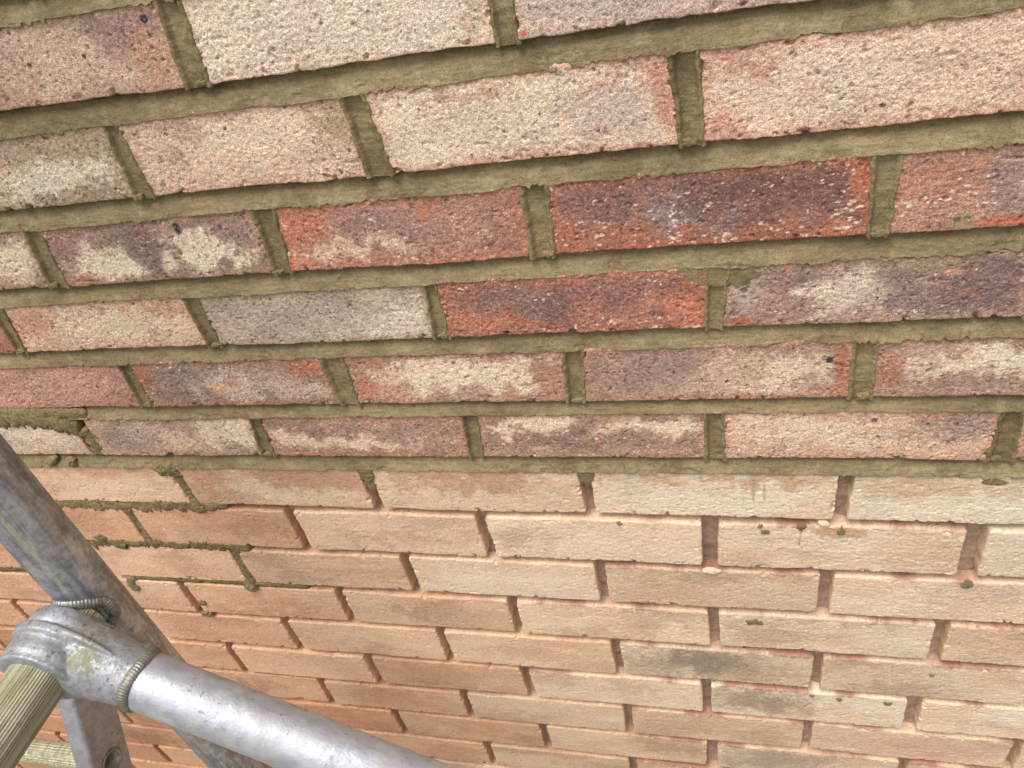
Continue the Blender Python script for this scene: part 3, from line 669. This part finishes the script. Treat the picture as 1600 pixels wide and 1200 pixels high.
# upright: dull grey, stained; brace: bright aluminium
M_BRC = mat_metal('bright_aluminium', (.56, .59, .65), (.45, .47, .52), .38, (.44, .41, .33), .50, .66, (8, 90, 90), .72, 1.3, .4)
M_CST = mat_metal('cast_aluminium', (.46, .48, .53), (.32, .33, .36), .6, (.30, .30, .22), .46, .68, (60, 60, 60), .66, 5.0, .6, moss=True)
M_WLD = mat_metal('weld_metal', (.34, .34, .32), (.20, .20, .18), .6, (.22, .21, .14), .45, .6, (90, 90, 90), .80, 2.0, .3)
M_PLT = mat_metal('dull_plate', (.46, .48, .53), (.36, .36, .38), .5, (.30, .23, .19), .42, .6, (20, 20, 6), .70, 2.0, .5)
def mat_upright():
    t = NT('stained_aluminium')
    st = t.noise(1., 4, .65, vec=t.map((110, 110, 14))); bl = t.noise(38, 5, .7); fn = t.noise(260, 3, .6); bg_ = t.noise(11, 3, .6)
    c = t.mix(t.ramp(bl, [(.42, 0.), (.60, 1.)]), (.56, .58, .63), (.33, .35, .39))
    c = t.mix(t.ramp(st, [(.46, 0.), (.60, .6)]), c, (.18, .19, .21))
    c = t.mix(t.math('MULTIPLY', t.ramp(bg_, [(.48, 0.), (.62, .45)]), t.ramp(bl, [(.40, .3), (.60, 1.)])), c, (.40, .33, .26))
    c = t.mix(1.0, c, t.ramp(fn, [(.32, .80), (.68, 1.15)]), 'MULTIPLY')
    # pale drip marks that run down the tube
    sx = t.n('ShaderNodeSeparateXYZ'); t.l(t.tc.outputs['Object'], sx.inputs[0])
    sv = t.math('ADD', t.math('MULTIPLY', t.math('SUBTRACT', sx.outputs[0], AX), .506), t.math('MULTIPLY', t.math('SUBTRACT', sx.outputs[1], AY), .862))
    sv = t.math('ADD', sv, t.math('MULTIPLY', t.math('SUBTRACT', t.noise(20, 2), .5), .003))
    front = t.math('GREATER_THAN', t.math('SUBTRACT', t.math('MULTIPLY', t.math('SUBTRACT', sx.outputs[0], AX), .862), t.math('MULTIPLY', t.math('SUBTRACT', sx.outputs[1], AY), .506)), 0.)
    for cen, w, z0, z1, col, k in ((-.0125, .0016, -.44, -.30, (.62, .60, .44), .75), (-.0060, .0005, -.47, -.20, (.58, .58, .55), .7), (-.0120, .0009, -2.0, -.60, (.60, .58, .50), .8),
                                   (-.0075, .0022, -.700, -.655, (.42, .05, .07), .85), (.004, .004, -.76, -.72, (.36, .10, .10), .5)):
        m = t.math('LESS_THAN', t.math('ABSOLUTE', t.math('SUBTRACT', sv, cen)), w)
        m = t.math('MULTIPLY', m, t.math('MULTIPLY', t.math('GREATER_THAN', sx.outputs[2], z0), t.math('LESS_THAN', sx.outputs[2], z1)))
        m = t.math('MULTIPLY', t.math('MULTIPLY', m, front), t.ramp(fn, [(.36, .2), (.52, k)]))
        c = t.mix(m, c, col)
    t.set(Base_Color=c, Metallic=.80, Roughness=t.ramp(bl, [(.35, .34), (.65, .55)]))
    t.set(Normal=t.bump(fn, .0003, .7, t.bump(bl, .0008, .5)))
    return t.m
def mat_rung():
    t = NT('ribbed_aluminium')
    a = t.noise(16, 4, .6); b_ = t.noise(70, 4, .65); s1 = t.noise(1., 3, .6, vec=t.map((260, 9, 260)))
    c = t.mix(t.ramp(a, [(.35, 0.), (.65, 1.)]), (.50, .49, .40), (.40, .38, .24))
    c = t.mix(t.ramp(s1, [(.42, 0.), (.62, .8)]), c, (.22, .21, .10))
    c = t.mix(t.math('MULTIPLY', t.ramp(b_, [(.60, 0.), (.68, 1.)]), .7), c, (.20, .19, .03))
    c = t.mix(t.math('MULTIPLY', t.ramp(t.noise(45, 3), [(.68, 0.), (.72, 1.)]), .6), c, (.34, .17, .08))
    t.set(Base_Color=c, Metallic=.35, Roughness=.5, Normal=t.bump(b_, .0004, .6)); return t.m
M_RNG = mat_rung(); M_UPR = mat_upright()
TOWER = empty('scaffold_tower', (AX, AY, -2.6), 'aluminium scaffold frame with bright diagonal brace clamped round its ribbed rung', 'scaffold')
TOFF = Vector((-AX, -AY, 2.6))
def tpart(o, par=TOWER):
    if par is TOWER: o.location = TOFF
    return o

def frame_of(d):
    d = Vector(d).normalized(); u = d.orthogonal().normalized(); return d, u, d.cross(u)

def tube_mesh(name, P0, P1, r, n=64, ribs=0, ribh=0.0, rings=None, wall=.003, rfun=None, caps=True, wob=0.0):
    P0 = Vector(P0); P1 = Vector(P1); L = (P1 - P0).length; d, u, v = frame_of(P1 - P0)
    m = rings or max(2, int(L / .05)); s = np.linspace(0, 1, m)
    if ribs: n = ribs * 6
    th = np.linspace(0, 2 * math.pi, n, endpoint=False)
    TH, S = np.meshgrid(th, s)
    R = np.full(TH.shape, r)
    if ribs: R = R + ribh * np.clip(np.cos(TH * ribs) * 1.6, -1, 1)
    if rfun is not None: R = R * rfun(S * L, TH)
    if wob: R = R + wob * (fbm(S * L * 12, TH * 1.2, 5, 2) - .5)
    C = [P0[i] + d[i] * S * L + (u[i] * np.cos(TH) + v[i] * np.sin(TH)) * R for i in range(3)]
    A = Acc(); A.grid(*C, wrap=True)
    if caps:   # tube wall turned in at both ends, with a short bore
        for sgn, base in ((1, 0.0), (-1, L)):
            S2 = np.stack([np.full(n, base), np.full(n, base), np.full(n, base + sgn * min(.03, L * .3))]); TH2 = np.stack([th] * 3)
            Rr = np.stack([R[0 if sgn > 0 else -1], np.full(n, r - wall), np.full(n, r - wall)])
            C = [P0[i] + d[i] * S2 + (u[i] * np.cos(TH2) + v[i] * np.sin(TH2)) * Rr for i in range(3)]
            A.grid(*C, wrap=True, flip=sgn > 0)
    return A.mesh(name)

UP = tpart(link('upright_tube', tube_mesh('upright_tube', (AX, AY, -2.5), (AX, AY, 1.1), .0254, 72, wob=.0002), M_UPR, TOWER)); UP['label'] = 'dull grey stained upright tube next to the wall'
tpart(link('upright_tube', tube_mesh('upright_tube', (AX, AY - .78, -2.5), (AX, AY - .78, 1.1), .0254, 48), M_UPR, TOWER))
for z in (CZ, CZ - .5, CZ - 1.0, CZ - 1.5):
    o = tpart(link('ribbed_rung', tube_mesh('ribbed_rung', (AX, AY - .02, z), (AX, AY - .76, z), .0249, ribs=62, ribh=.00034, rings=12, caps=False), M_RNG, TOWER))
# far end frame of the tower
EX = 1.30
for y in (AY, AY - .78):
    tpart(link('upright_tube', tube_mesh('upright_tube', (EX, y, -2.5), (EX, y, 1.1), .0254, 48), M_UPR, TOWER))
for z in (CZ - .5, CZ - 1.0, CZ - 1.5):
    tpart(link('ribbed_rung', tube_mesh('ribbed_rung', (EX, AY - .02, z), (EX, AY - .76, z), .0249, ribs=62, ribh=.00034, rings=4, caps=False), M_RNG, TOWER))
for x in (AX, EX):
    for y in (AY, AY - .78):
        bm = bmesh.new(); bmesh.ops.create_cone(bm, cap_ends=True, segments=32, radius1=.055, radius2=.055, depth=.012, matrix=Matrix.Translation((x, y, -2.592)))
        bmesh.ops.create_cone(bm, cap_ends=True, segments=24, radius1=.017, radius2=.017, depth=.15, matrix=Matrix.Translation((x, y, -2.515)))
        me = bpy.data.meshes.new('base_plate'); bm.to_mesh(me); bm.free(); tpart(link('base_plate', me, M_PLT, TOWER, False))

# diagonal brace
BR = tpart(link('brace_tube', tube_mesh('brace_tube', BC + BD * .080, BC + BD * 2.02, .0254, 72, rings=40, wob=.0002), M_BRC, TOWER)); BR['label'] = 'bright aluminium brace tube running down to the right'

def bead(name, path, nrm, r, mat, parent, ripple=.0024, flat=.60):
    """weld bead along a closed or open path with overlapping ripples"""
    P = np.array([tuple(p) for p in path]); N = np.array([tuple(p) for p in nrm])
    T = np.gradient(P, axis=0); T /= np.linalg.norm(T, axis=1)[:, None]
    B = np.cross(T, N); s = np.concatenate([[0], np.cumsum(np.linalg.norm(np.diff(P, axis=0), axis=1))])
    m = 20; th = np.linspace(0, 2 * math.pi, m, endpoint=False)
    TH, S = np.meshgrid(th, s)
    # crescent ripples: phase trails across the bead
    ph = (S + -.0010 * np.cos(TH) ** 2) / ripple
    R = r * (1 + .17 * (1 - np.abs(np.sin(math.pi * (ph + .35 * vnoise(S / .011, TH * 0, 9))))) + .40 * (fbm(S / .006, TH * .6, 3, 2) - .5))
    C = [P[:, i:i + 1] + N[:, i:i + 1] * np.sin(TH) * R * flat + B[:, i:i + 1] * np.cos(TH) * R for i in range(3)]
    A = Acc(); A.grid(*C, wrap=True)
    return link(name, A.mesh(name), mat, parent)
d, u, v = frame_of(BD)
ths = np.linspace(0, 2 * math.pi, 420)
path = [BC + BD * (.080 + .0012 * math.sin(3 * a)) + (u * math.cos(a) + v * math.sin(a)) * .0255 for a in ths]; nr = [(u * math.cos(a) + v * math.sin(a)) for a in ths]
bead('weld_bead', path, nr, .0046, M_WLD, BR, .0024)
# weld of the rung on the upright
path = []; nr = []
for a in ths:
    x = .0262 * math.cos(a); xc = max(-.0240, min(.0240, x)); z = .0262 * math.sin(a)
    y = -math.sqrt(.0254 ** 2 - xc ** 2); path.append(Vector((AX + x, AY + y - .001, CZ + z))); nr.append(Vector((math.cos(a) * .7 + xc * 10, -.8, math.sin(a) * .7)).normalized())
wb = bead('weld_bead', path, nr, .0050, M_WLD, UP, .0028)

# cast clamp wrapped round the rung, its neck running into the brace tube
def lathe(A, prof, C0, axis_, n=96, sx=1.0):
    d, u, v = frame_of(axis_); th = np.linspace(0, 2 * math.pi, n, endpoint=False)
    prof = np.array(prof); TH, _ = np.meshgrid(th, prof[:, 0]); S = prof[:, :1] + 0 * TH; R = prof[:, 1:] + 0 * TH
    C = [C0[i] + d[i] * S + (u[i] * np.cos(TH) + v[i] * np.sin(TH)) * R for i in range(3)]
    A.grid(*C, wrap=True)
A = Acc()
k = .001
# along -y (towards the camera side): back lip, hollow, raised band, front sleeve with flared rim
prof = [(-23, 1), (-23, 30), (-22, 33.5), (-18, 35.5), (-12, 36.5), (-7, 36), (-4.5, 34.5), (-3, 35), (-2.5, 39), (-1.5, 40.5), (5, 40.3), (6.5, 39), (8, 36.2), (12, 36), (17, 36.5), (22, 36.3), (26, 35), (28, 35.2), (30, 35.2), (31, 33), (31, 1)]
lathe(A, [(a * k, b * k) for a, b in prof], BC, (0, -1, 0))
neck = [(0, 1), (0, 33), (20, 33), (36, 31.5), (50, 29), (64, 27), (74, 26), (78, 25.8), (78, 1)]
lathe(A, [(a * k, b * k) for a, b in neck], BC, BD)
# parting ridge along the neck
n3 = BD.cross(Vector((0, -1, 0))).normalized(); yv = n3.cross(BD).normalized()
th = np.linspace(0, 2 * math.pi, 48, endpoint=False); s = np.array([0, .0001, .03, .045, .056, .062, .063]); hw = np.array([0, .0052, .0050, .0040, .0026, .001, 0]); hr = np.array([0, .0405, .0385, .0345, .0300, .0265, 0])
TH, S = np.meshgrid(th, s); HW = hw[:, None] + 0 * TH; HR = hr[:, None] + 0 * TH
Cc = [BC[i] + BD[i] * S + n3[i] * np.sin(TH) * HR + yv[i] * np.sign(np.cos(TH)) * np.abs(np.cos(TH)) ** .5 * HW for i in range(3)]
A.grid(*Cc, wrap=True)
me = A.mesh('clamp_casting'); cl = link('clamp_casting', me, M_CST, BR); cl['label'] = 'mossy cast clamp wrapped round the ribbed rung'
mo = cl.modifiers.new('fuse', 'REMESH'); mo.mode = 'VOXEL'; mo.voxel_size = .0011; mo.use_smooth_shade = True
ms = cl.modifiers.new('soften', 'SMOOTH'); ms.factor = .6; ms.iterations = 5
tx = bpy.data.textures.new('cast_skin', 'CLOUDS'); tx.noise_scale = .006; tx.noise_depth = 4
md = cl.modifiers.new('skin', 'DISPLACE'); md.texture = tx; md.strength = .0006; md.mid_level = .5

# ------------------------------------------------------------------ ladder behind the rung
LX, LY0, LZ0 = -.75, -.151, -.685       # corner near the top of the right-hand stile
LADDER = empty('ladder', (LX, -.98, -2.6), 'leaning aluminium ladder with flat channel stile behind the ribbed scaffold rung', 'ladder')
LD = Vector((0, -.397, -.918)).normalized(); LN = Vector((0, .918, -.397)).normalized()    # down the stile, across it (towards the wall)
def lpt(x, a, b): return Vector((x, LY0, LZ0)) + LD * a + LN * b - LADDER.location
def stile(x0, sgn, length, holes):
    W, F, T, Rc = .059, .024, .003, .005
    bm = bmesh.new()
    def quad(ps): bm.faces.new([bm.verts.new(p) for p in ps])
    a0 = -.022
    for off in (0, -T * sgn):
        xx = x0 + off; last = a0
        for h in holes:
            quad([lpt(xx, last, Rc), lpt(xx, h - .028, Rc), lpt(xx, h - .028, W - Rc), lpt(xx, last, W - Rc)]); last = h + .028
            n = 64
            def ring(j):
                q = 2 * math.pi * j / n; ca, sa = math.cos(q), math.sin(q)
                m = min(.028 / max(abs(ca), 1e-6), (W / 2 - Rc) / max(abs(sa), 1e-6))
                return (h + .0148 * ca, W / 2 + .0148 * sa), (h + m * ca, W / 2 + m * sa)
            for j in range(n):
                i0, o0 = ring(j); i1, o1 = ring(j + 1)
                quad([lpt(xx, *i0), lpt(xx, *i1), lpt(xx, *o1), lpt(xx, *o0)])
            for ca in (-1, 1):      # corners of the square round the hole
                for sa in (-1, 1):
                    m0 = 2 * math.pi / n
                    quad([lpt(xx, h + ca * .028, W / 2 + sa * (W / 2 - Rc)), lpt(xx, h + ca * .028, W / 2 + sa * (W / 2 - Rc - .003)), lpt(xx, h + ca * .0279, W / 2 + sa * (W / 2 - Rc - .003)), lpt(xx, h + ca * .025, W / 2 + sa * (W / 2 - Rc))])
        quad([lpt(xx, last, Rc), lpt(xx, length, Rc), lpt(xx, length, W - Rc), lpt(xx, last, W - Rc)])
    # rounded corners and flanges (outer skin, inner skin, lips)
    for side in (0, 1):
        def B(b): return b if side == 0 else W - b
        prof = [(0, Rc)] + [(-(Rc - Rc * math.cos(q)), Rc - Rc * math.sin(q)) for q in [math.pi / 12 * i for i in range(1, 7)]] + [(-F, 0), (-F, T), (-Rc, T), (-T, Rc)]
        for (xa, ba_), (xb, bb) in zip(prof[:-1], prof[1:]):
            quad([lpt(x0 + sgn * xa, a0, B(ba_)), lpt(x0 + sgn * xb, a0, B(bb)), lpt(x0 + sgn * xb, length, B(bb)), lpt(x0 + sgn * xa, length, B(ba_))])
    me = bpy.data.meshes.new('stile'); bm.to_mesh(me); bm.free()
    return link('stile', me, M_PLT, LADDER, False)
LL = 1.915 / abs(LD.z); HO = [.1335 + .25 * i for i in range(8)]
stile(LX, 1, LL, HO); stile(LX - .38, -1, LL, HO)
for h in HO:
    a = lpt(LX - .38, h, .0295); b = lpt(LX + .0008, h, .0295)
    o = link('ladder_rung', tube_mesh('ladder_rung', a, b, .0150, ribs=28, ribh=.0004, rings=8, wall=.002), M_RNG, LADDER)
    a2 = lpt(LX + .001, h, .0295); pth = [a2 + (LD * math.cos(q) + LN * math.sin(q)) * .0152 for q in ths[::4]]
    bead('rung_collar', pth, [Vector((1, 0, 0))] * len(pth), .0010, M_WLD, o, 1.0, 1.0)
